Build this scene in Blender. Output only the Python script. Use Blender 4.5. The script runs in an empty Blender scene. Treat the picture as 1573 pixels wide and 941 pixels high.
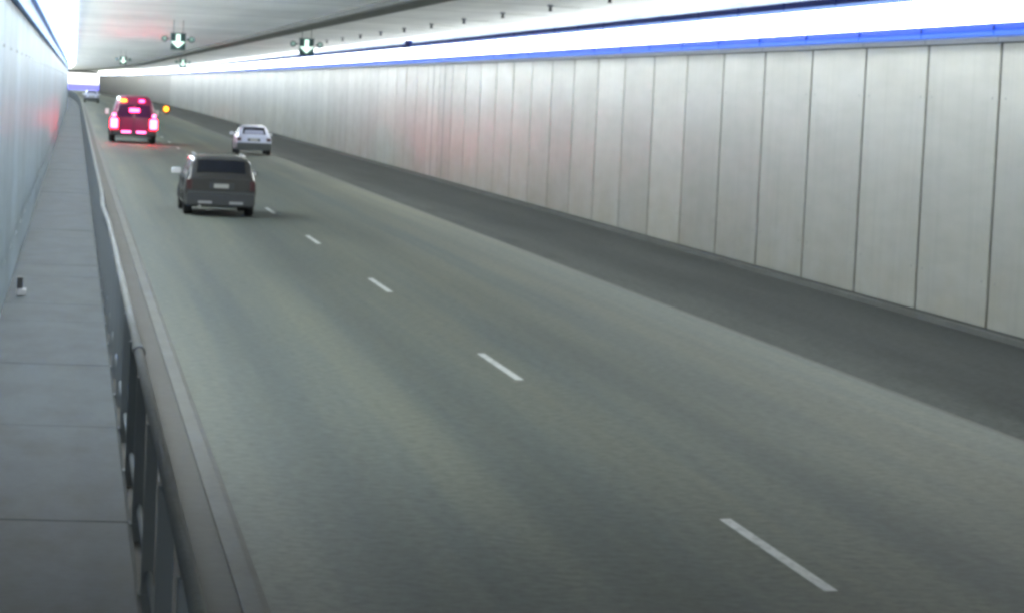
import bpy, bmesh, math, random
from mathutils import Vector, Matrix
random.seed(4)
S = bpy.context.scene
COL = S.collection
# ------------------------------------------------------------------ camera, world, sun, exposure
F_PX, YAW, PITCH, ROLL, CAM_H = 4333.0, 0.1564, 0.0731, 0.0465, 2.835
cy, sy, cp, sp = math.cos(YAW), math.sin(YAW), math.cos(PITCH), math.sin(PITCH)
fw = Vector((sy * cp, cy * cp, -sp)); rt = Vector((cy, -sy, 0)); up = rt.cross(fw)
cr, sr = math.cos(ROLL), math.sin(ROLL)
rt, up = cr * rt + sr * up, -sr * rt + cr * up
cam = bpy.data.objects.new('camera', bpy.data.cameras.new('camera'))
COL.objects.link(cam)
cam.data.sensor_width = 36.0
cam.data.lens = 36.0 * F_PX / 1573.0
cam.data.clip_start, cam.data.clip_end = 0.1, 12000
M = Matrix((rt, up, -fw)).transposed().to_4x4()
M.translation = Vector((0, 0, CAM_H))
cam.matrix_world = M
S.camera = cam

SUN_EL, SUN_AZ = math.radians(48), math.radians(200)
W = bpy.data.worlds.new('World'); S.world = W; W.use_nodes = True
wn = W.node_tree.nodes
sky = wn.new('ShaderNodeTexSky'); sky.sky_type = 'NISHITA'; sky.sun_disc = False
sky.sun_elevation = SUN_EL; sky.sun_rotation = SUN_AZ
W.node_tree.links.new(sky.outputs[0], wn['Background'].inputs[0])
wn['Background'].inputs[1].default_value = 0.15
sl = bpy.data.lights.new('sun', 'SUN'); sl.energy = 4.5; sl.angle = math.radians(0.5); sl.color = (1, .96, .9)
sun = bpy.data.objects.new('sun', sl); COL.objects.link(sun)
dv = Vector((math.sin(SUN_AZ) * math.cos(SUN_EL), math.cos(SUN_AZ) * math.cos(SUN_EL), math.sin(SUN_EL)))
sun.rotation_euler = dv.to_track_quat('Z', 'Y').to_euler()
S.view_settings.view_transform = 'Standard'; S.view_settings.look = 'None'
S.view_settings.exposure = 1.28; S.view_settings.gamma = 1.0
S.view_settings.use_curve_mapping = False
S.cycles.use_denoising = True
S.cycles.caustics_reflective = False; S.cycles.caustics_refractive = False
S.cycles.max_bounces = 8; S.cycles.diffuse_bounces = 6; S.cycles.glossy_bounces = 3
S.cycles.sample_clamp_indirect = 6.0
S.cycles.filter_width = 3.3
LAMP = 7.6            # radiance of the strip light diffusers

# ------------------------------------------------------------------ layout of the tunnel (metres)
XL, XR = -0.75, 11.95          # faces of the two walls
Y0, Y1 = -110.0, 640.0         # behind the camera ... exit portal
CEIL = 4.8
def shift(y): return -4.5e-5 * max(0.0, y - 250.0) ** 2
def head(y): return math.atan(9.0e-5 * max(0.0, y - 250.0))     # turn to the left (+z)
def ys(a, b, step=10.0):
    n = max(1, int(math.ceil((b - a) / step)))
    return [a + (b - a) * i / n for i in range(n + 1)]

# ------------------------------------------------------------------ materials
def mat(name, col=(.5, .5, .5), rough=.6, metal=0., spec=.5, emit=None, estr=1.):
    m = bpy.data.materials.new(name); m.use_nodes = True
    b = m.node_tree.nodes['Principled BSDF']
    b.inputs['Base Color'].default_value = (*col, 1); b.inputs['Roughness'].default_value = rough
    b.inputs['Metallic'].default_value = metal; b.inputs['Specular IOR Level'].default_value = spec
    if emit:
        b.inputs['Emission Color'].default_value = (*emit, 1); b.inputs['Emission Strength'].default_value = estr
    return m
class G:                                             # small node graph helper
    def __init__(s, m): s.t = m.node_tree; s.b = s.t.nodes['Principled BSDF']
    def n(s, typ, **kw):
        x = s.t.nodes.new(typ)
        for k, v in kw.items(): setattr(x, k, v)
        return x
    def l(s, a, b): s.t.links.new(a, b)
    def vec(s, sc, src='uv'):
        if src == 'uv': c = s.n('ShaderNodeUVMap').outputs[0]
        elif src == 'pos': c = s.n('ShaderNodeNewGeometry').outputs['Position']
        else: c = s.n('ShaderNodeTexCoord').outputs['Object']
        mp = s.n('ShaderNodeMapping'); mp.inputs['Scale'].default_value = sc
        s.l(c, mp.inputs[0]); return mp.outputs[0]
    def noise(s, sc, detail=4, rough=.55, src='uv', scale=1., lac=2.):
        x = s.n('ShaderNodeTexNoise'); x.inputs['Scale'].default_value = scale
        x.inputs['Detail'].default_value = detail; x.inputs['Roughness'].default_value = rough
        s.l(s.vec(sc, src), x.inputs['Vector']); return x.outputs['Fac']
    def ramp(s, fac, stops):
        r = s.n('ShaderNodeValToRGB'); e = r.color_ramp.elements
        while len(e) < len(stops): e.new(.5)
        for i, (p, c) in enumerate(stops):
            e[i].position = p; e[i].color = (c, c, c, 1) if not isinstance(c, tuple) else (*c, 1)
        s.l(fac, r.inputs[0]); return r.outputs[0]
    def mix(s, a, b, f, mode='MIX'):
        x = s.n('ShaderNodeMix', data_type='RGBA', blend_type=mode)
        for sock, v in ((x.inputs[6], a), (x.inputs[7], b), (x.inputs[0], f)):
            if isinstance(v, tuple): sock.default_value = (*v, 1)
            elif isinstance(v, (int, float)): sock.default_value = v
            else: s.l(v, sock)
        return x.outputs[2]
    def math(s, op, a, b=0.):
        x = s.n('ShaderNodeMath', operation=op)
        for i, v in enumerate((a, b)):
            if isinstance(v, (int, float)): x.inputs[i].default_value = v
            else: s.l(v, x.inputs[i])
        return x.outputs[0]
    def sep(s, src='uv'):
        x = s.n('ShaderNodeSeparateXYZ'); s.l(s.vec((1, 1, 1), src), x.inputs[0]); return x.outputs
    def color(s, c): s.l(c, s.b.inputs['Base Color'])
    def rough(s, c): s.l(c, s.b.inputs['Roughness'])
    def bump(s, h, st=.3, d=.01):
        x = s.n('ShaderNodeBump'); x.inputs['Strength'].default_value = st; x.inputs['Distance'].default_value = d
        s.l(h, x.inputs['Height']); s.l(x.outputs[0], s.b.inputs['Normal'])

def road_material(name, base, alt, tracks):
    m = mat(name, base, .7, spec=.3); g = G(m)
    streak = g.noise((1.15, .018, 1), 3, .6)
    patch = g.noise((.35, .05, 1), 3, .5)
    c = g.mix(base, alt, g.ramp(streak, [(.36, 0.), (.64, 1.)]))
    c = g.mix(c, tuple(x * .80 for x in base), g.math('MULTIPLY', g.ramp(patch, [(.45, 0.), (.75, 1.)]), .8))
    if tracks:                                       # rubbered wheel tracks and oil drip line in each lane
        x = g.sep()[0]
        for cx_, w_, a_ in ((2.02, .42, .20), (3.62, .40, .22), (5.75, .42, .18), (7.35, .40, .16), (4.5, .35, .12)):
            d = g.math('DIVIDE', g.math('SUBTRACT', x, cx_), w_)
            k = g.math('POWER', 2.718, g.math('MULTIPLY', g.math('MULTIPLY', d, d), -1.))
            c = g.mix(c, tuple(v * .62 for v in base), g.math('MULTIPLY', k, a_ * 2.4))
    else:                                            # pale grit swept up along the traffic side of the shoulder
        e = g.math('SUBTRACT', 1., g.math('MINIMUM', g.math('DIVIDE', g.math('SUBTRACT', g.sep()[0], 8.5), 1.3), 1.))
        c = g.mix(c, (.078, .088, .082), g.math('MULTIPLY', e, g.ramp(g.noise((1.6, .06, 1), 5, .65), [(.25, .25), (.7, 1.)])))
        c = g.mix(c, tuple(v * .7 for v in base), g.ramp(g.noise((.9, .12, 1), 5, .65), [(.5, 0.), (.75, .8)]))
    grain = g.noise((9, 9, 1), 5, .7)
    c = g.mix(c, g.ramp(grain, [(.3, .5), (.7, 1.4)]), .75, 'MULTIPLY')
    g.color(c)
    g.bump(g.noise((40, 40, 1), 3, .6), .25, .006)
    return m
M_road = road_material('worn_asphalt', (.068, .087, .081), (.128, .136, .100), True)
M_shoulder = road_material('dark_asphalt', (.033, .039, .040), (.042, .048, .047), False)
M_shoulder.node_tree.nodes['Principled BSDF'].inputs['Specular IOR Level'].default_value = .12
M_shoulder.node_tree.nodes['Principled BSDF'].inputs['Roughness'].default_value = .9
def concrete(name, base, amt=.5, sc=1.2, src='uv', rough=.75, stain=(.6, .55, .5)):
    m = mat(name, base, rough, spec=.3); g = G(m)
    a = g.noise((sc, sc * .35, sc), 6, .6, src); b = g.noise((sc * 7,) * 3, 4, .6, src)
    c = g.mix(base, tuple(base[i] * stain[i] for i in range(3)), g.math('MULTIPLY', g.ramp(a, [(.4, 0.), (.72, 1.)]), amt))
    c = g.mix(c, g.ramp(b, [(.3, .7), (.7, 1.25)]), .5, 'MULTIPLY')
    g.color(c); g.bump(b, .3, .006); return m
M_walk = concrete('walkway_concrete', (.031, .044, .052), 1., 2.2, stain=(.55, .52, .48))
M_verge = concrete('dusty_verge', (.062, .062, .057), .5, 1.2, stain=(.7, .62, .5))
M_kerb = concrete('kerb_concrete', (.118, .124, .116), .5, 2.0)
M_outcon = concrete('pale_concrete', (.42, .43, .45), .2, .3)  # pale concrete of the wall box base
M_ground = concrete('dry_ground', (.30, .30, .26), .5, .05, 'pos')
M_seal = mat('dark_sealant', (.045, .052, .05), .85)
M_upper = concrete('upper_wall_concrete', (.36, .37, .36), .4, .8, 'pos')

def panel_material(name, base, blue):
    m = mat(name, base, .36, spec=.33); g = G(m)
    z = g.sep('pos')[2]
    dirt = g.noise((.5, .5, 1.1), 5, .6, 'pos'); fine = g.noise((.9, .9, 5.), 4, .6, 'pos')
    runs = g.noise((5., 5., .25), 4, .6, 'pos')
    low = g.math('MULTIPLY', g.math('SUBTRACT', 1., g.math('MINIMUM', g.math('DIVIDE', z, 1.9), 1.)), .95)
    f = g.math('MULTIPLY', low, g.ramp(dirt, [(.38, .0), (.66, 1.)]))
    c = g.mix(base, (base[0] * .95, base[1] * .89, base[2] * .78), f)            # splash dirt thrown up by traffic
    c = g.mix(c, tuple(v * .72 for v in base), g.math('MULTIPLY', g.ramp(runs, [(.5, 0.), (.8, 1.)]), .45))
    c = g.mix(c, g.ramp(fine, [(.3, .86), (.7, 1.1)]), .5, 'MULTIPLY')
    rnd = g.n('ShaderNodeObjectInfo').outputs['Random']
    c = g.mix(c, g.ramp(rnd, [(0., .84), (1., 1.08)]), .9, 'MULTIPLY')
    g.color(c); g.rough(g.ramp(dirt, [(.2, .28), (.8, .44)])); return m
M_panelR = panel_material('enamel_panel', (.39, .392, .355), False)
M_panelL = panel_material('bluish_enamel_panel', (.345, .435, .53), True)
M_panelL.node_tree.nodes['Principled BSDF'].inputs['Specular IOR Level'].default_value = .10
M_bolt = mat('panel_bolt', (.30, .31, .31), .5, .6)
m = mat('ceiling_planks', (.62, .64, .60), .40, spec=.7); g = G(m)
u, v, _ = g.sep()
pl = g.n('ShaderNodeTexWhiteNoise', noise_dimensions='1D')
g.l(g.math('FLOOR', g.math('DIVIDE', v, 2.4)), pl.inputs['W'])
saw = g.math('FRACT', g.math('DIVIDE', v, 7.2))
jn = g.ramp(saw, [(0., 1.), (.05, 1.), (.056, 0.), (1., 0.)])
c = g.mix((.90, .91, .87), (.66, .68, .64), pl.outputs['Value'])
c = g.mix(c, (.30, .31, .29), g.math('MULTIPLY', g.ramp(g.noise((.5, .10, 1), 5, .6), [(.45, 0.), (.8, 1.)]), .6))
c = g.mix(c, (.2, .21, .2), g.math('MULTIPLY', jn, .55))
g.color(c); M_ceil = m
g.b.inputs['Sheen Weight'].default_value = .13; g.b.inputs['Sheen Roughness'].default_value = .35

def glow(name, col, s, base=(.8, .8, .8)): return mat(name, base, .4, emit=col, estr=s)
M_diff = glow('lit_diffuser', (.965, 1.0, .945), LAMP)
M_diffL = glow('lit_diffuser_left_row', (.94, 1.0, .965), LAMP * 1.4)
M_ceilfill = glow('ceiling_fill_glow', (.96, 1.0, .95), LAMP * .45)  # added emitter above the lamps to brighten the ceiling
M_blue = glow('edge_fringe_glow', (.002, .08, .75), .42, (.002, .008, .08))  # blue colour fringe of the bright diffusers, added as a glow
M_fringe = glow('lower_fringe_glow', (.04, .17, .90), .32, (.02, .05, .18))  # glowing strip for the blue fringe just below the diffusers
M_bluedark = mat('dark_blue_trim', (.010, .02, .12), .6)
for m_ in (M_blue, M_fringe, M_bluedark):
    m_.node_tree.nodes['Principled BSDF'].inputs['Specular IOR Level'].default_value = .03
M_paleblue = glow('upper_fringe_glow', (.20, .38, .95), .42, (.05, .07, .15))  # added glow for the paler blue fringe above the diffusers
M_house = mat('pale_blue_housing', (.30, .46, .82), .45)
M_grey = mat('grey_steel_ledge', (.34, .36, .38), .5, .2)
M_galv = concrete('galvanised_steel', (.17, .18, .18), .5, 3, 'pos', .85); M_galv.node_tree.nodes['Principled BSDF'].inputs['Metallic'].default_value = 0
M_post = mat('dark_painted_steel', (.15, .17, .185), .8, 0.)
M_postl = mat('weathered_post_steel', (.13, .15, .165), .8, 0.)
M_black = mat('black_plastic', (.02, .022, .024), .5)
M_beam = concrete('stained_beam', (.20, .205, .19), .4, 1, 'uv')
M_pipe = mat('white_conduit', (.72, .74, .70), .5)
M_paint = mat('road_paint', (.74, .76, .74), .6); g = G(M_paint)
g.color(g.mix((.52, .54, .53), (.20, .215, .21), g.ramp(g.noise((14, 4, 1), 5, .7), [(.45, 0.), (.70, .9)])))
# vehicles
def carpaint(name, col, rough=.28):
    m = mat(name, col, rough, .1, .5); b = m.node_tree.nodes['Principled BSDF']
    b.inputs['Coat Weight'].default_value = .6; b.inputs['Coat Roughness'].default_value = .08
    g = G(m); d = g.noise((1.2, 1.2, 2.4), 5, .6, 'obj')
    g.color(g.mix(col, tuple(x * .72 + .02 for x in col), g.ramp(d, [(.4, 0.), (.75, .7)]))); return m
M_dark = carpaint('charcoal_car_paint', (.024, .0235, .0235), .5)
M_silver = carpaint('silver_white_car_paint', (.58, .62, .78))
M_white = carpaint('white_car_paint', (.75, .76, .82))
M_redglow = carpaint('red_glow_paint', (.25, .017, .080))  # red lamp glow on the van put into its paint colour
M_glass = mat('tinted_glass', (.010, .012, .02), .06, 0, .6)
M_glassv = mat('purple_glow_glass', (.06, .006, .06), .08, 0, .6)  # same red glow put into the rear glass colour
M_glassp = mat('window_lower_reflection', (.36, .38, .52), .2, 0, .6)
M_tyre = mat('tyre_rubber', (.018, .018, .02), .85)
M_rim = mat('alloy_rim', (.42, .43, .45), .35, .7)
M_trim = mat('dark_bumper_plastic', (.035, .038, .042), .6)
M_greytrim = mat('grey_bumper_plastic', (.06, .07, .073), .6)
M_plate = mat('pale_number_plate', (.36, .36, .34), .5)
M_redlens = mat('red_lens_unlit', (.13, .012, .014), .25)
M_dulllens = mat('dull_dark_red_lens', (.045, .010, .012), .5)
M_clear = mat('clear_lens', (.30, .31, .32), .3, .1)
M_chrome = mat('bright_mirror_shell', (.85, .87, .9), .2, .3)
M_brake = glow('brake_lamp_lit', (34., .46, 1.1), 1.0, (.5, .02, .05))
M_highbrake = glow('high_brake_lamp_lit', (14., .34, 1.6), 1.0, (.5, .02, .05))
M_marker = glow('amber_marker_lit', (8., 1.1, .10), 1.0, (.6, .3, .02))
M_pinkm = glow('pink_marker_lit', (4., .35, 1.4), 1.0, (.6, .3, .3))
M_amber = glow('amber_lamp_lit', (5., 1.3, .06), 1.0, (.6, .3, .02))
M_arrow = glow('lit_arrow', (.60, 1., .80), .62)
M_lantern = glow('lit_lantern_lens', (.45, .72, .62), .22, (.2, .3, .27))
M_teal = mat('teal_black_housing', (.02, .06, .06), .45)

# ------------------------------------------------------------------ object helpers
def link(name, me_or_bm, mats, parent=None, loc=(0, 0, 0), smooth=None):
    if isinstance(me_or_bm, bmesh.types.BMesh):
        bm = me_or_bm; bmesh.ops.recalc_face_normals(bm, faces=bm.faces)
        me = bpy.data.meshes.new(name); bm.to_mesh(me); bm.free()
        if smooth is not None:
            for p in me.polygons: p.use_smooth = True
            me.set_sharp_from_angle(angle=math.radians(smooth))
        for x in (mats if isinstance(mats, (list, tuple)) else [mats]): me.materials.append(x)
    else: me = me_or_bm
    o = bpy.data.objects.new(name, me); COL.objects.link(o); o.location = loc
    if parent: o.parent = parent
    return o
def empty(name, loc=(0, 0, 0), rz=0.):
    o = bpy.data.objects.new(name, None); COL.objects.link(o); o.empty_display_size = .2
    o.location = loc; o.rotation_euler = (0, 0, rz); return o
def tag(o, label=None, cat=None, group=None, kind=None):
    for k, v_ in (('label', label), ('category', cat), ('group', group), ('kind', kind)):
        if v_: o[k] = v_
    return o
def children(o): return [c for c in CH.get(o.name, [])]
CH = {}
def copy_tree(o, parent=None):
    c = o.copy(); COL.objects.link(c)
    if parent: c.parent = parent
    for ch in list(o.children): copy_tree(ch, c)
    return c
def box(bm, x0, x1, y0, y1, z0, z1, mi=0, bev=0.):
    r = bmesh.ops.create_cube(bm, size=1.0); vs = r['verts']
    for v_ in vs: v_.co = Vector(((x0 + x1) / 2 + v_.co.x * (x1 - x0), (y0 + y1) / 2 + v_.co.y * (y1 - y0), (z0 + z1) / 2 + v_.co.z * (z1 - z0)))
    fs = list({f for v_ in vs for f in v_.link_faces})
    for f in fs: f.material_index = mi
    if bev:
        es = list({e for f in fs for e in f.edges})
        bmesh.ops.bevel(bm, geom=es, offset=bev, segments=2, affect='EDGES', profile=.6)
def cyl(bm, c, axis, r, h, seg=20, mi=0, r2=None):
    rr = bmesh.ops.create_cone(bm, cap_ends=True, segments=seg, radius1=r, radius2=r if r2 is None else r2, depth=h)
    q = Vector((0, 0, 1)).rotation_difference(Vector(axis)).to_matrix()
    for v_ in rr['verts']: v_.co = q @ v_.co + Vector(c)
    for f in {f for v_ in rr['verts'] for f in v_.link_faces}: f.material_index = mi
def prism(bm, prof, y0, y1, mi=0):                     # closed (x,z) outline pushed along y
    a = [bm.verts.new((x, y0, z)) for x, z in prof]; b = [bm.verts.new((x, y1, z)) for x, z in prof]
    n = len(prof); fs = [bm.faces.new(a), bm.faces.new(b[::-1])]
    for i in range(n): fs.append(bm.faces.new((a[i], a[(i + 1) % n], b[(i + 1) % n], b[i])))
    for f in fs: f.material_index = mi
def sweep(bm, prof, yl, closed=False, dx=None):         # (x,z) outline carried along the tunnel's axis, uv = (x, y)
    uv = bm.loops.layers.uv.verify()
    rows = [[bm.verts.new((x + shift(y) + (dx(y) if dx else 0), y, z)) for x, z in prof] for y in yl]
    n = len(prof); rng = range(n if closed else n - 1)
    for j in range(len(yl) - 1):
        for i in rng:
            k = (i + 1) % n
            f = bm.faces.new((rows[j][i], rows[j][k], rows[j + 1][k], rows[j + 1][i]))
            for lp, (ii, jj) in zip(f.loops, ((i, j), (k, j), (k, j + 1), (i, j + 1))):
                lp[uv].uv = (prof[ii][0] + prof[ii][1] * .37, yl[jj])
    if closed:
        bm.faces.new(rows[0]); bm.faces.new(rows[-1][::-1])
YL = ys(Y0, Y1, 10)

# ------------------------------------------------------------------ the setting
bm = bmesh.new(); bmesh.ops.create_grid(bm, x_segments=2, y_segments=2, size=5000)
tag(link('ground', bm, M_ground, loc=(0, 0, -.35)), kind='structure')
def strip(name, x0, x1, z, material, yl=YL, thick=.3):
    bm = bmesh.new(); sweep(bm, [(x0, z - thick), (x0, z), (x1, z), (x1, z - thick)], yl, True)
    return link(name, bm, material)
road = tag(strip('road', 1.12, XR + .2, 0, M_road), kind='structure')
tag(strip('shoulder', 8.50, XR - .02, .006, M_shoulder, thick=.004), kind='structure')
tag(strip('shoulder_edge', 8.455, 8.497, .004, mat('tar_joint', (.055, .06, .052), .7), thick=.003), kind='structure')
bm = bmesh.new(); sweep(bm, [(.962, -.2), (.962, .10), (1.07, .10), (1.115, .08), (1.13, -.2)], YL, True)
tag(link('kerb', bm, M_kerb), kind='structure')
tag(strip('verge', .40, .959, .09, M_verge), kind='structure')
# walkway slabs cast in 2.35 m bays, each joint a real groove
bm = bmesh.new()
BAY = 2.35; PY0 = 14.6
k0 = int((Y0 - PY0) / BAY)
wy = []
k = k0
while PY0 + k * BAY < Y1: wy.append(PY0 + k * BAY); k += 1
for a, b in zip(wy[:-1], wy[1:]):
    dz = random.uniform(-.003, .003)
    sweep(bm, [(XL + .0, -.1), (XL + .0, .2 + dz), (.395, .2 + dz), (.42, .18 + dz), (.42, -.1)], [a + .002, (a + b) / 2, b - .002], True)
sweep(bm, [(XL, -.1), (XL, .186), (.40, .186), (.40, -.1)], YL, True)
tag(link('walkway', bm, M_walk), kind='structure')
# ceiling
bm = bmesh.new(); sweep(bm, [(XL - .4, CEIL), (XL - .4, CEIL + .4), (XR + .4, CEIL + .4), (XR + .4, CEIL)], YL, True)
tag(link('ceiling', bm, M_ceil), kind='structure')
bm = bmesh.new(); box(bm, 0, .0001, 0, .0001, 0, .0001); bm.free()
# outside the exit
def out_road(y): return 0.
bm = bmesh.new(); uv = bm.loops.layers.uv.verify(); rows = []
oy = ys(Y1 + .02, 1100, 20)
for y in oy: rows.append([bm.verts.new((x + shift(y), y, out_road(y) - .004)) for x in (-14, 26)])
for a, b, ya in zip(rows[:-1], rows[1:], oy):
    f = bm.faces.new((a[0], a[1], b[1], b[0]))
    for lp, q in zip(f.loops, ((-14, ya), (26, ya), (26, ya + 20), (-14, ya + 20))): lp[uv].uv = q
tag(link('exit_ramp', bm, M_road), kind='structure')

# ------------------------------------------------------------------ road paint: dashes are parts of the road
bm = bmesh.new(); uv = bm.loops.layers.uv.verify()
pts = [(-.045, 0), (.045, .02), (.044, 2.83), (-.044, 2.80)]
f = bm.faces.new([bm.verts.new((x, y, 0)) for x, y in pts])
for lp, q in zip(f.loops, pts): lp[uv].uv = q
dash = None
y = 16.15 - 24
while y < Y1 - 5:
    if dash is None: dash = o = link('lane_dash', bm, M_paint, road)
    else: o = dash.copy(); COL.objects.link(o); o.parent = road
    o.location = (4.555 + shift(y), y, .005); o.rotation_euler.z = head(y); y += 12

# ------------------------------------------------------------------ walls: dark backing, panels as parts, plinth, concrete band
PW = 3.205
def wall(side, label):
    X = XR if side > 0 else XL
    zb, zt = (.13, 3.86) if side > 0 else (.22, 3.66)
    bm = bmesh.new(); t = side * .25
    sweep(bm, [(X + side * .012, -.2), (X + side * .012, zt + .02), (X + t, zt + .02), (X + t, -.2)], YL, True)
    w = tag(link('tunnel_wall', bm, M_seal), label, 'wall')
    bm = bmesh.new(); sweep(bm, [(X + side * .02, zt + .022), (X + side * .02, CEIL - .004), (X + t, CEIL - .004), (X + t, zt + .022)], YL, True)
    link('upper_band', bm, M_upper, w)
    bm = bmesh.new(); sweep(bm, [(X - side * .03, -.1), (X - side * .03, zb - .045), (X + side * .009, zb - .03), (X + side * .009, -.1)], YL, True)
    link('plinth', bm, M_kerb if side > 0 else M_walk, w)
    def panel_mesh():
        bm = bmesh.new(); hw = PW / 2 - .05
        box(bm, -.014, .010, -hw, hw, zb, zt, 0, .004)
        for yy in (-hw + .22, hw - .22):
            for zz in (.72, 3.14):
                cyl(bm, (-.016, yy, zz), (1, 0, 0), .017, .008, 10, 1)
        return bm
    first = None; off = 35.62 - PW / 2
    n0 = int((28 - off) / PW) if side > 0 else int((26 - off) / PW)
    rest = bmesh.new(); k = int((Y0 - off) / PW) + 1; made = 0
    while True:
        y = off + k * PW
        if y + PW / 2 > Y1: break
        if k >= n0 and made < 100:
            if first is None: first = o = link('panel', panel_mesh(), [M_panelR if side > 0 else M_panelL, M_bolt], w)
            else: o = first.copy(); COL.objects.link(o); o.parent = w
            o.location = (X + shift(y), y, 0); o.rotation_euler.z = head(y) + (0 if side > 0 else math.pi); made += 1
        else:
            hw = PW / 2 - .05
            sh = shift(y); a = X - side * .014; b = X + side * .010
            box(rest, min(a, b) + sh, max(a, b) + sh, y - hw, y + hw, zb, zt)
        k += 1
    tag(link('panel_row', rest, M_panelR if side > 0 else M_panelL, w), kind='stuff')
    return w
wR = wall(1, 'long grey white panelled wall with dark vertical joints across the road')
wL = wall(-1, 'bluish tunnel wall beside the narrow walkway, running steeply away')
M_cover = mat('joint_cover', (.26, .28, .27), .6)
for y in (92.0, 94.9):
    bm = bmesh.new(); box(bm, XR - .02, XR - .0145, y - .11, y + .11, .14, 3.85); link('expansion_joint', bm, M_cover, wR)

# ------------------------------------------------------------------ strip lights along both wall tops
def arc(n=7):
    A, B = Vector((.12, 4.13)), Vector((.50, 4.43)); nrm = Vector((.74, -.68)); out = []
    for i in range(n + 1):
        s_ = i / n; p = A.lerp(B, s_) + nrm * (.07 * math.sin(math.pi * s_)); out.append((p.x, p.y))
    return out
def fixture(side):
    L = PW / 2 - .02
    fx = (lambda d: -d) if side > 0 else (lambda d: d)
    P = lambda l: [(fx(x), z) for x, z in l]
    root = empty('strip_light'); q = 0. if side > 0 else .10
    bm = bmesh.new()
    prism(bm, P([(.0, 3.94), (.09, 3.94), (.105, 4.03), (.10, 4.05), (.08, 4.15), (.44, 4.45), (.47, 4.53), (.0, 4.53)]), -L, L, 0)
    prism(bm, P([(.0, 3.875 if side > 0 else 3.69), (.075, 3.875 if side > 0 else 3.69), (.075, 3.938), (.0, 3.938)]), -L, L, 1)
    link('housing', bm, [M_house, M_grey if side > 0 else M_house], root)
    bm = bmesh.new(); a = arc() if side > 0 else [(d + .10, z) for d, z in arc()]; prism(bm, P(a + ([(.485, 4.445), (.105, 4.145)] if side > 0 else [(.585, 4.445), (.205, 4.145)])), -L + .02, L - .02)
    link('diffuser', bm, M_diff if side > 0 else M_diffL, root)
    bm = bmesh.new(); prism(bm, P([(.104, 4.022), (.150, 4.026), (.146, 4.124), (.104, 4.118)]), -L, L, 0)
    link('lower_edge', bm, M_blue if side > 0 else M_house, root)
    bm = bmesh.new(); prism(bm, P([(.107, 3.952), (.14, 3.956), (.144, 4.019), (.107, 4.018)]), -L, L, 0)
    link('lower_fringe', bm, M_fringe if side > 0 else M_house, root)
    bm = bmesh.new(); prism(bm, P([(.502 + q, 4.502), (.56 + q, 4.505), (.56 + q, 4.61), (.502 + q, 4.61)]), -L, L, 0)
    link('upper_edge', bm, M_bluedark, root)
    bm = bmesh.new(); prism(bm, P([(.503 + q, 4.436), (.535 + q, 4.438), (.55 + q, 4.499), (.503 + q, 4.499)]), -L, L, 0)
    link('upper_fringe', bm, M_paleblue, root)
    bm = bmesh.new(); prism(bm, P([(.40, 4.56), (.41, 4.575), (.13, 4.67), (.12, 4.655)]), -L + .02, L - .02)
    link('ceiling_fill', bm, M_ceilfill, root)  # added glow aimed at the ceiling
    for d0, d1, z0, z1 in ((.09, .16, 4.03, 4.09), (.47, .57, 4.49, 4.61)):
        bm = bmesh.new(); box(bm, min(fx(d0), fx(d1)), max(fx(d0), fx(d1)), L - .05, L + .015, z0, z1)
        link('clip', bm, M_bluedark, root)
    return root
LY0 = 35.62 - 5 * PW
for side in (1, -1):
    X = XR if side > 0 else XL; proto = None; rest = bmesh.new(); k = 0
    lab = ('white strip light with blue fringe glow in the long row above the far panelled wall' if side > 0 else
           'white strip light in the steep row above the bluish walkway wall')
    grp = 'strip lights along the far wall top' if side > 0 else 'strip lights along the walkway wall top'
    while True:
        y = LY0 + (k + .5) * PW - (16 * PW if k < 11 else 11 * PW)   # gap left to darken the near road; lamps behind the camera added as fill
        if y + PW / 2 > Y1 - 2: break
        if k < 145:
            o = fixture(side) if proto is None else copy_tree(proto)
            proto = proto or o
            if o is proto: tag(o, lab, 'strip light', grp)
            o.location = (X + shift(y), y, 0); o.rotation_euler.z = head(y)
        else:
            a = X + shift(y); f_ = -side
            prism(rest, [(a, 3.9), (a + f_ * .1, 3.9), (a + f_ * .12, 4.06), (a, 4.06)], y - 1.57, y + 1.57, 1)
            prism(rest, [(a, 4.062), (a + f_ * .13, 4.062), (a + f_ * .5, 4.5), (a, 4.5)], y - 1.57, y + 1.57, 0)
        k += 1
    tag(link('strip_light_run', rest, [M_diff, M_house]), 'far run of white strip lights near the exit on the ' + ('far wall' if side > 0 else 'walkway wall'), 'strip light', kind='stuff')

# ------------------------------------------------------------------ ceiling beam, conduit, fittings
bm = bmesh.new(); sweep(bm, [(6.38, CEIL - .004), (6.38, CEIL - .13), (6.44, CEIL - .16), (6.98, CEIL - .16), (7.04, CEIL - .13), (7.04, CEIL - .004)], YL, True)
tag(link('ceiling_beam', bm, M_beam), 'dark grey shallow beam running lengthwise along the middle of the ceiling', 'beam')
bm = bmesh.new(); sweep(bm, [(7.18 + .03 * math.cos(t * math.pi / 4), CEIL - .05 + .03 * math.sin(t * math.pi / 4)) for t in range(8)], YL, True)
tag(link('conduit', bm, M_pipe, smooth=60), 'thin pale conduit pipe running beside the dark ceiling beam', 'pipe')
fit = empty('ceiling_nozzle', (9.55, 50.8, CEIL))
bm = bmesh.new(); cyl(bm, (0, 0, -.02), (0, 0, 1), .06, .035, 16); link('mount', bm, M_postl, fit)
bm = bmesh.new(); cyl(bm, (0, 0, -.085), (0, 0, 1), .04, .10, 14, r2=.025); link('nozzle', bm, M_black, fit)
bm = bmesh.new(); cyl(bm, (.34, 0, -.03), (1, 0, 0), .014, .55, 10); link('pipe', bm, M_pipe, fit)
tag(fit, 'small dark nozzle in the row under the ceiling near the strip lights', 'nozzle', 'ceiling nozzles in a row')
for k in range(1, 12): copy_tree(fit).location = (9.55, 50.8 + 6.54 * k, CEIL)
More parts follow.
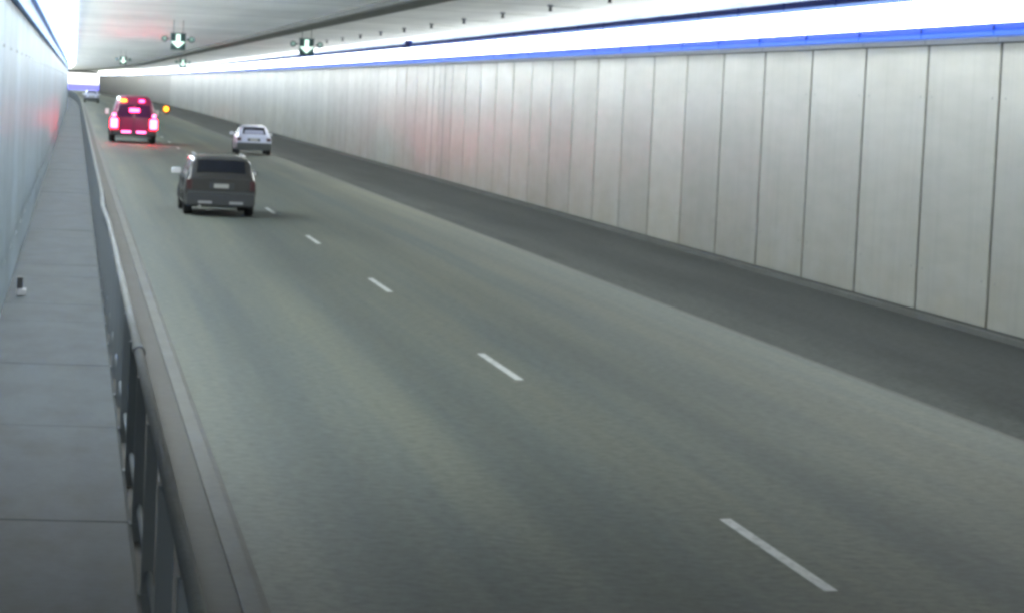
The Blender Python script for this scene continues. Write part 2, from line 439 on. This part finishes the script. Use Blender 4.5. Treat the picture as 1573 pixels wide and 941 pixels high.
jb = empty('junction_box', (XR - .56, 98.3, 4.60))
bm = bmesh.new(); box(bm, -.06, .10, -.5, .5, -.16, .10, 0, .015); link('case', bm, M_bluedark, jb)
for q in (-.39, .39):
    bm = bmesh.new(); box(bm, -.02, .02, q - .03, q + .03, .103, .16); link('hanger', bm, M_black, jb)
tag(jb, 'dark box fixed to the upper edge of the strip lights on the far wall', 'box')

# ------------------------------------------------------------------ lane control signals
def signal():
    r = empty('lane_signal')
    bm = bmesh.new(); box(bm, -.32, .32, 0, .16, -.34, .36, 0, .02); link('housing', bm, M_teal, r)
    bm = bmesh.new()
    a = [(-.09, .33), (.09, .33), (.09, .02), (.31, .02), (0, -.27), (-.31, .02), (-.09, .02)]
    prism(bm, a, -.022, -.004); link('arrow', bm, M_arrow, r)
    bm = bmesh.new()
    prism(bm, [(-.34, .362), (.34, .362), (.34, .385), (-.34, .385)], -.14, .16); link('visor', bm, M_black, r)
    for s_ in (-1, 1):
        bm = bmesh.new(); cyl(bm, (s_ * .58, .06, .12), (0, 1, 0), .13, .10, 20); box(bm, min(s_ * .36, s_ * .52), max(s_ * .36, s_ * .52), .05, .09, .09, .15)
        l_ = link('side_lamp', bm, M_teal, r)
        bm = bmesh.new(); cyl(bm, (s_ * .58, .003, .13), (0, 1, 0), .075, .012, 18); link('lens', bm, M_lantern, l_)
    for s_ in (-.2, .2):
        bm = bmesh.new(); cyl(bm, (s_, .08, .67), (0, 0, 1), .012, .58, 10); link('hanger', bm, M_black, r)
    return r
s1 = signal(); s1.scale = (.72, .72, .72); s1.location = (3.07, 88, 4.12)
tag(s1, 'large white arrow lane signal over the nearer lane, nearest to the walkway wall', 'lane signal', 'lane signals under the ceiling')
for (x, y, lb) in ((7.04, 88, 'large white arrow lane signal overlapping the far strip lights above the silver hatchback'),
                   (2.95, 184, 'small distant lane signal with a white arrow above the red lit van'),
                   (6.78, 184, 'small distant lane signal just touching the strip lights below the large arrow')):
    o = copy_tree(s1); o.location = (x, y, 4.15); o['label'] = lb

# ------------------------------------------------------------------ railing between walkway and verge
rail = tag(empty('railing', (0, 0, 0)), 'dark railing with a slightly dented top rail along the walkway edge', 'railing')
def dent(y): return -.035 * math.exp(-((y - 39) / 3.0) ** 2)
RX = .455
RY = ys(0, 80, .8)[:-1] + ys(80, Y1, 8)
def ring(x, z, rx, rz, n=10): return [(x + rx * math.cos(2 * math.pi * i / n), z + rz * math.sin(2 * math.pi * i / n)) for i in range(n)]
bm = bmesh.new(); sweep(bm, ring(RX, 1.12, .031, .034), RY, True, dent); link('top_rail', bm, M_galv, rail, smooth=60)
for z in (.30,):
    bm = bmesh.new(); sweep(bm, ring(RX + .005, z, .018, .022, 8), RY, True); link('lower_rail', bm, M_postl, rail, smooth=60)
def post_bm():
    bm = bmesh.new()
    prism(bm, [(-.036, -.1), (.030, -.1), (.030, .99), (-.030, .99)], -.05, .05)
    box(bm, -.05, .05, -.06, .06, .1, .108)
    return bm
pf = None; rest = bmesh.new(); k = -6; made = 0
while PY0 + k * BAY < Y1:
    y = PY0 + k * BAY
    if k >= 0 and made < 100:
        if pf is None: pf = o = link('post', post_bm(), M_post, rail)
        else: o = pf.copy(); COL.objects.link(o); o.parent = rail
        o.location = (RX + shift(y), y, .09)
        o.rotation_euler = (0, random.uniform(-.004, .004), 0); made += 1
    else: box(rest, RX - .04 + shift(y), RX + .035 + shift(y), y - .05, y + .05, 0, 1.1)
    k += 1
tag(link('post_row', rest, M_post, rail), kind='stuff')
bm = bmesh.new(); cyl(bm, (RX, 18.2, 1.12), (0, 1, 0), .042, .34, 14); link('rail_coupling', bm, M_postl, rail)

wb = empty('wall_box', (XL + .13, 34.6, .2))
bm = bmesh.new(); box(bm, 0, .07, -.08, .08, .08, .22, 0, .012); link('case', bm, M_trim, wb)
bm = bmesh.new(); box(bm, 0, .11, -.11, .11, 0, .077, 0, .01); link('base', bm, M_outcon, wb)
tag(wb, 'small dark box on a pale base at the foot of the bluish walkway wall', 'box')

# amber lamp beyond the van
al = empty('warning_lamp', (8.15, 258, .006))
bm = bmesh.new(); box(bm, -.22, .22, -.15, .15, 0, .06, 0, .015); cyl(bm, (0, 0, .12), (0, 0, 1), .03, .14, 10); link('stand', bm, M_trim, al)
bm = bmesh.new(); cyl(bm, (0, 0, .50), (0, 1, 0), .38, .10, 24); link('surround', bm, mat('amber_brown_case', (.22, .10, .01), .5), al)
bm = bmesh.new(); cyl(bm, (0, -.066, .50), (0, 1, 0), .20, .03, 20); link('lens', bm, M_amber, al)
tag(al, 'round amber warning lamp glowing on the shoulder edge just right of the red lit van', 'lamp')

# portal lintel and outside wall
bm = bmesh.new(); prism(bm, [(XL - .4 + shift(Y1), 4.25), (XR + .4 + shift(Y1), 4.25), (XR + .4 + shift(Y1), 5.6), (XL - .4 + shift(Y1), 5.6)], Y1 + .01, Y1 + .8)
tag(link('portal_lintel', bm, M_beam), 'dark lintel beam across the bright tunnel exit far away', 'beam')
bm = bmesh.new(); box(bm, -45, 60, 760, 761, 1.55, 9)
rwl = tag(link('retaining_wall', bm, mat('whitewashed_concrete', (.72, .72, .70), .8)), 'pale sunlit wall with painted blue glow below seen through the distant exit', 'wall')
bm = bmesh.new(); box(bm, -45, 60, 759.95, 761.05, -.3, 1.547); link('blue_glow_band', bm, mat('painted_blue_glow', (.10, .10, .55), .6), rwl)  # blue glow beneath the exit light, painted as a band

# ------------------------------------------------------------------ vehicles: lofted bodies, tail at y = 0, nose towards +y
class Body:
    def __init__(s, st): s.st = st      # (y, zbottom, zbelt, ztop, half bottom, half belt, half top)
    def par(s, y):
        st = s.st
        if y <= st[0][0]: return st[0][1:]
        for a, b in zip(st[:-1], st[1:]):
            if y <= b[0]:
                t = (y - a[0]) / max(1e-6, b[0] - a[0]); return [a[i] + (b[i] - a[i]) * t for i in range(1, 7)]
        return st[-1][1:]
    def half(s, y):
        zb, ze, zt, wb, we, wt = s.par(y); d = zt - ze
        return [(0, zb), (wb - .10, zb), (wb - .02, zb + .05), (wb, zb + .14), (we + .012, zb + (ze - zb) * .55), (we + .004, ze - .09), (we - .022, ze),
                (we + (wt - we) * .80 - .005, ze + d * .76), (wt - .035, ze + d * .92), (wt - .12, ze + d * .985), (wt * .45, zt + .008), (0, zt + .014)]
    def mesh(s):
        bm = bmesh.new(); yl = []
        for a, b in zip(s.st[:-1], s.st[1:]):
            n = max(1, int((b[0] - a[0]) / .12)); yl += [a[0] + (b[0] - a[0]) * i / n for i in range(n)]
        yl.append(s.st[-1][0]); rows = []
        for y in yl:
            h = s.half(y); full = h + [(-x, z) for x, z in h[-2:0:-1]]
            rows.append([bm.verts.new((x, y, z)) for x, z in full])
        n = len(rows[0])
        for a, b in zip(rows[:-1], rows[1:]):
            for i in range(n): bm.faces.new((a[i], a[(i + 1) % n], b[(i + 1) % n], b[i]))
        bm.faces.new(rows[0]); bm.faces.new(rows[-1][::-1]); return bm
    def side(s, y, t):                   # point on the glasshouse side, t 0 belt .. 1 cant rail
        h = s.half(y); a, b = h[6], h[7]
        return a[0] + (b[0] - a[0]) * t, a[1] + (b[1] - a[1]) * t
    def side_glass(s, y0, y1, sg, t0=.10, t1=.96, rake0=0., rake1=0., off=.008):
        bm = bmesh.new(); g_ = []
        for i in range(7):
            row = []
            for j in range(5):
                t = t0 + (t1 - t0) * j / 4; u_ = i / 6
                y = (y0 + rake0 * t) * (1 - u_) + (y1 + rake1 * t) * u_
                x, z = s.side(y, t); row.append(bm.verts.new((sg * (x + off), y, z)))
            g_.append(row)
        for i in range(6):
            for j in range(4): bm.faces.new((g_[i][j], g_[i + 1][j], g_[i + 1][j + 1], g_[i][j + 1]))
        r = bmesh.ops.extrude_face_region(bm, geom=list(bm.faces))
        for v_ in [e for e in r['geom'] if isinstance(e, bmesh.types.BMVert)]: v_.co.x -= sg * .02
        return bm
    def end_glass(s, ya, yb, wf=.86, t0=.0, t1=1., off=.01, dirn=-1):   # rear window / windscreen over a sloping top surface
        bm = bmesh.new(); g_ = []
        for i in range(6):
            u_ = t0 + (t1 - t0) * i / 5; y = ya + (yb - ya) * u_; p = s.par(y); h = s.half(y)
            w = (p[5] - .035) * wf; row = []
            for j in range(9):
                x = w * (j / 4 - 1); e = abs(x) / max(.1, p[5])
                z = p[2] + .014 - .02 * e * e
                row.append(bm.verts.new((x, y + dirn * off, z + off * .5)))
            g_.append(row)
        for i in range(5):
            for j in range(8): bm.faces.new((g_[i][j], g_[i][j + 1], g_[i + 1][j + 1], g_[i + 1][j]))
        r = bmesh.ops.extrude_face_region(bm, geom=list(bm.faces))
        for v_ in [e for e in r['geom'] if isinstance(e, bmesh.types.BMVert)]: v_.co.y -= dirn * .02
        return bm
def wheel(parent, x, y, r, w, sg):
    bm = bmesh.new(); N = 28; prof = [(-w / 2, r * .62), (-w / 2, r * .93), (-w / 2 + .03, r), (w / 2 - .03, r), (w / 2, r * .93), (w / 2, r * .62)]
    rows = [[bm.verts.new((px, pr * math.cos(2 * math.pi * k / N), pr * math.sin(2 * math.pi * k / N))) for px, pr in prof] for k in range(N)]
    for k in range(N):
        for i in range(len(prof)):
            j = (i + 1) % len(prof); bm.faces.new((rows[k][i], rows[k][j], rows[(k + 1) % N][j], rows[(k + 1) % N][i]))
    t = link('wheel', bm, M_tyre, parent, (x, y, r), smooth=40)
    bm = bmesh.new(); cyl(bm, (0, 0, 0), (1, 0, 0), r * .6, w * .5, 24)
    for k in range(6):
        a = k * math.pi / 3; d = Vector((0, math.cos(a), math.sin(a))); c_ = Vector((sg * w * .30, 0, 0)) + d * r * .32
        q = bmesh.ops.create_cube(bm, size=1.); rot = Matrix.Rotation(a, 3, 'X')
        for v_ in q['verts']: v_.co = rot @ Vector((v_.co.x * .03, v_.co.y * r * .55, v_.co.z * r * .16)) + c_
    cyl(bm, (sg * w * .33, 0, 0), (1, 0, 0), r * .13, .03, 14)
    link('rim', bm, M_rim, t)
    return t
def arch(parent, y, r, hw, sg, m):
    bm = bmesh.new(); N = 16; x0, x1 = hw - .05, hw + .018
    pts = []
    for k in range(N + 1):
        a = math.pi * k / N; pts.append((math.cos(a), math.sin(a)))
    for (ri, ro) in ((r * 1.0, r * 1.14),):
        vs = [[bm.verts.new((sg * xx, y + q * cx_, r + q * sz)) for (xx, q) in ((x0, ri), (x0, ro), (x1, ro), (x1, ri))] for cx_, sz in pts]
        for a, b in zip(vs[:-1], vs[1:]):
            for i in range(4): bm.faces.new((a[i], a[(i + 1) % 4], b[(i + 1) % 4], b[i]))
        bm.faces.new(vs[0]); bm.faces.new(vs[-1][::-1])
    link('wheel_arch', bm, m, parent)
def slab(parent, name, x0, x1, y0, y1, z0, z1, m, bev=.012):
    bm = bmesh.new(); box(bm, x0, x1, y0, y1, z0, z1, 0, bev); return link(name, bm, m, parent)
def mirror(parent, x, y, z, sg, m, w=.2, h=.13):
    bm = bmesh.new(); box(bm, min(x, x + sg * w), max(x, x + sg * w), y - .06, y + .08, z, z + h, 0, .035)
    o = link('mirror', bm, m, parent)
    bm = bmesh.new(); box(bm, min(x + sg * .025, x + sg * (w - .025)), max(x + sg * .025, x + sg * (w - .025)), y - .068, y - .062, z + .02, z + h - .02); link('mirror_glass', bm, M_chrome, o)
    return o
def handles(parent, hw, yl_, z, m):
    for sg in (-1, 1):
        for y in yl_: slab(parent, 'door_handle', min(sg * (hw - .01), sg * (hw + .025)), max(sg * (hw - .01), sg * (hw + .025)), y - .1, y + .1, z - .015, z + .015, m, .006)
def seams(parent, hw, yl_, z0, z1):
    for sg in (-1, 1):
        for y in yl_:
            bm = bmesh.new(); box(bm, min(sg * (hw - .02), sg * (hw + .0165)), max(sg * (hw - .02), sg * (hw + .0165)), y - .006, y + .006, z0, z1)
            link('door_seam', bm, M_black, parent)

def estate(loc):
    r = empty('estate_car', loc); hw = .855
    B = Body([(0, .34, .86, .90, .78, .80, .74), (.05, .30, .88, .93, .82, .845, .75), (.10, .26, .90, 1.02, .84, .85, .74), (.26, .22, .92, 1.38, .85, .85, .70),
              (.40, .20, .93, 1.44, .855, .85, .69), (1.6, .20, .93, 1.47, .855, .855, .70), (2.55, .20, .93, 1.43, .855, .85, .68),
              (3.25, .20, .95, 1.00, .855, .85, .74), (3.9, .22, .84, .88, .85, .83, .72), (4.3, .26, .72, .74, .80, .76, .62), (4.42, .32, .60, .62, .70, .66, .52)])
    link('body', B.mesh(), M_dark, r, smooth=38)
    link('rear_window', B.end_glass(.10, .26, .84, .10, .90), M_glass, r, smooth=60)
    link('windscreen', B.end_glass(2.58, 3.22, .88, .04, .96, dirn=1), M_glass, r, smooth=60)
    for sg in (-1, 1):
        link('side_window', B.side_glass(.42, 1.05, sg, rake0=.12), M_glass, r, smooth=60)
        link('side_window', B.side_glass(1.13, 1.78, sg), M_glass, r, smooth=60)
        link('side_window', B.side_glass(1.86, 2.95, sg, rake1=-.42), M_glass, r, smooth=60)
        slab(r, 'tail_lamp', min(sg * .70, sg * .84), max(sg * .70, sg * .84), -.018, .16, .64, .88, M_dulllens, .02)
        slab(r, 'roof_rail', sg * .60 - .02, sg * .60 + .02, .6, 2.35, 1.455, 1.50, M_rim, .012)
        slab(r, 'bumper_reflector', sg * .38 - .17, sg * .38 + .17, -.088, -.04, .30, .37, M_clear, .01)
        slab(r, 'headlamp', min(sg * .46, sg * .72), max(sg * .46, sg * .72), 4.18, 4.40, .55, .68, M_clear, .03)
        for y in (.82, 3.52): wheel(r, sg * .755, y, .31, .2, sg); arch(r, y, .31, hw, sg, M_trim)
    slab(r, 'bumper', -.83, .83, -.085, .12, .24, .56, M_trim, .05)
    slab(r, 'bumper_top', -.80, .80, -.075, .05, .563, .60, M_greytrim, .012)
    pl_ = slab(r, 'plate_recess', -.28, .32, -.012, .03, .66, .82, M_trim, .01)
    slab(pl_, 'number_plate', -.17, .19, -.02, -.013, .69, .79, M_plate, .003)
    slab(r, 'wiper', -.05, .32, .085, .105, .955, .98, M_black, .004)
    slab(r, 'exhaust', -.55, -.47, -.1, .2, .2, .26, M_rim, .02)
    mirror(r, -.855, 2.72, .93, -1, M_chrome, .24, .15); mirror(r, .855, 2.72, .93, 1, M_dark, .22, .14)
    handles(r, hw, (1.22, 2.05), .80, M_dark); seams(r, hw + .005, (1.09, 1.82, 2.98), .34, .88)
    return r
ec = estate((3.19, 61.6, .004)); ec.scale = (.89, .89, .89); ec.rotation_euler.z = math.radians(.6)
tag(ec, 'charcoal grey estate car in the nearer lane with a pale number plate and bright mirror', 'car')

def hatch(paint, loc, two_tone):
    r = empty('hatchback', loc); hw = .83
    B = Body([(0, .34, .84, .88, .75, .77, .70), (.05, .28, .86, .92, .80, .815, .70), (.09, .24, .87, .98, .82, .82, .69), (.46, .20, .90, 1.36, .83, .82, .60),
              (.62, .20, .91, 1.405, .83, .825, .585), (1.5, .20, .92, 1.43, .83, .83, .60), (2.25, .20, .92, 1.38, .83, .82, .585),
              (3.0, .20, .92, .97, .83, .82, .70), (3.5, .22, .80, .84, .82, .79, .66), (3.8, .26, .68, .70, .76, .70, .56), (3.9, .32, .56, .58, .64, .60, .46)])
    link('body', B.mesh(), paint, r, smooth=38)
    rw = link('rear_window', B.end_glass(.09, .46, .86, .05, .90), M_glass, r, smooth=60)
    link('lower_reflection', B.end_glass(.09, .46, .72, .10, .50, off=.022), M_glassp, rw, smooth=60)  # pale pane over the glass, a reflection painted as colour
    link('windscreen', B.end_glass(2.28, 2.97, .88, .04, .96, dirn=1), M_glass, r, smooth=60)
    for sg in (-1, 1):
        link('side_window', B.side_glass(.70, 1.35, sg, rake0=.10), M_glass, r, smooth=60)
        link('side_window', B.side_glass(1.43, 2.65, sg, rake1=-.42), M_glass, r, smooth=60)
        slab(r, 'tail_lamp', min(sg * .60, sg * .80), max(sg * .60, sg * .80), -.02, .15, .66, .83, M_dulllens, .03)
        slab(r, 'headlamp', min(sg * .42, sg * .68), max(sg * .42, sg * .68), 3.66, 3.88, .50, .64, M_clear, .03)
        for y in (.66, 3.12): wheel(r, sg * .735, y, .295, .19, sg); arch(r, y, .295, hw, sg, M_trim)
    slab(r, 'bumper', -.82, .82, -.09, .14, .22, .58, M_greytrim, .05)
    slab(r, 'bumper_top', -.80, .80, -.085, .06, .583, .64, paint, .02)
    pl_ = slab(r, 'plate_recess', -.30, .30, -.016, .03, .66, .79, M_trim, .01)
    slab(pl_, 'number_plate', -.19, .19, -.024, -.017, .67, .78, M_plate, .003)
    slab(r, 'wiper', -.1, .25, .075, .095, .93, .95, M_black, .004)
    mirror(r, -.83, 2.42, .92, -1, paint); mirror(r, .83, 2.42, .92, 1, paint)
    handles(r, hw, (1.52,), .80, paint); seams(r, hw + .005, (1.39, 2.70), .34, .86)
    return r
hb = hatch(M_silver, (7.47, 119.0, .004), True); hb.scale = (.88, .88, .86)
tag(hb, 'silver white hatchback driving away in the lane beside the dark shoulder', 'hatchback')
h2 = copy_tree(hb); h2.location = (2.48 + shift(355), 355, .004); h2.rotation_euler.z = head(355); h2.scale = (1.1, 1., 1.05)
tag(h2, 'tiny pale hatchback farthest away, in front of the bright exit', 'hatchback')

def van(loc):
    r = empty('van', loc); hw = .99
    B = Body([(0, .50, 1.12, 1.90, .92, .95, .72), (.04, .42, 1.14, 2.06, .97, .975, .73), (.14, .36, 1.15, 2.20, .985, .98, .70), (.5, .34, 1.16, 2.27, .99, .985, .67),
              (3.2, .34, 1.16, 2.27, .99, .985, .67), (3.6, .34, 1.16, 2.18, .99, .98, .67), (4.25, .34, 1.15, 1.22, .985, .96, .84), (4.85, .38, .98, 1.02, .95, .90, .78), (5.05, .44, .78, .80, .84, .80, .66)])
    link('body', B.mesh(), M_redglow, r, smooth=38)
    for sg in (-1, 1):
        bm = bmesh.new(); prism(bm, [(sg * .05, 1.24), (sg * .74, 1.24), (sg * .66, 1.84), (sg * .05, 1.84)], -.015, .02); link('rear_window', bm, M_glassv, r)
        link('side_window', B.side_glass(2.5, 3.9, sg, rake1=-.5, t0=.08, t1=.80), M_glass, r, smooth=60)
        slab(r, 'brake_lamp', min(sg * .69, sg * .99), max(sg * .69, sg * .99), -.06, .10, .70, 1.16, M_brake, .05)
        slab(r, 'upper_tail_lamp', min(sg * .78, sg * .93), max(sg * .78, sg * .93), -.02, .10, 1.24, 1.40, M_pinkm, .03)
        slab(r, 'lamp_surround', min(sg * .62, sg * .687), max(sg * .62, sg * .687), -.03, .08, .68, 1.18, M_black, .02)
        slab(r, 'headlamp', min(sg * .55, sg * .82), max(sg * .55, sg * .82), 4.80, 5.02, .72, .90, M_clear, .03)
        for y in (1.0, 4.1): wheel(r, sg * .87, y, .34, .21, sg); arch(r, y, .34, hw, sg, M_trim)
        slab(r, 'bumper_lamp', min(sg * .12, sg * .52), max(sg * .12, sg * .52), -.135, -.10, .50, .58, M_pinkm, .012)
    slab(r, 'high_brake_lamp', -.20, .22, -.03, .03, 1.50, 1.66, M_highbrake, .02)
    slab(r, 'door_seam', -.008, .008, -.022, .03, .62, 1.9, M_black, .002)
    slab(r, 'bumper', -.96, .96, -.10, .16, .36, .60, M_trim, .05)
    slab(r, 'step', -.80, .80, -.16, .05, .27, .33, M_greytrim, .015)
    slab(r, 'marker_lamp', -.60, -.34, -.02, .08, 1.97, 2.09, M_marker, .03)
    slab(r, 'marker_lamp', .20, .42, -.02, .08, 1.98, 2.08, M_highbrake, .03)
    mirror(r, -.985, 3.75, 1.3, -1, M_black, .22, .3); mirror(r, .985, 3.75, 1.3, 1, M_black, .22, .3)
    handles(r, hw, (2.7,), 1.0, M_black); seams(r, hw + .004, (2.4, 3.9), .45, 1.12)
    return r
vn = van((2.70, 131.5, .004)); vn.rotation_euler.z = math.radians(.5); vn.scale = (1.07, 1., .96)
tag(vn, 'van with painted red glow and glowing pink brake lamps ahead of the charcoal estate car', 'van')
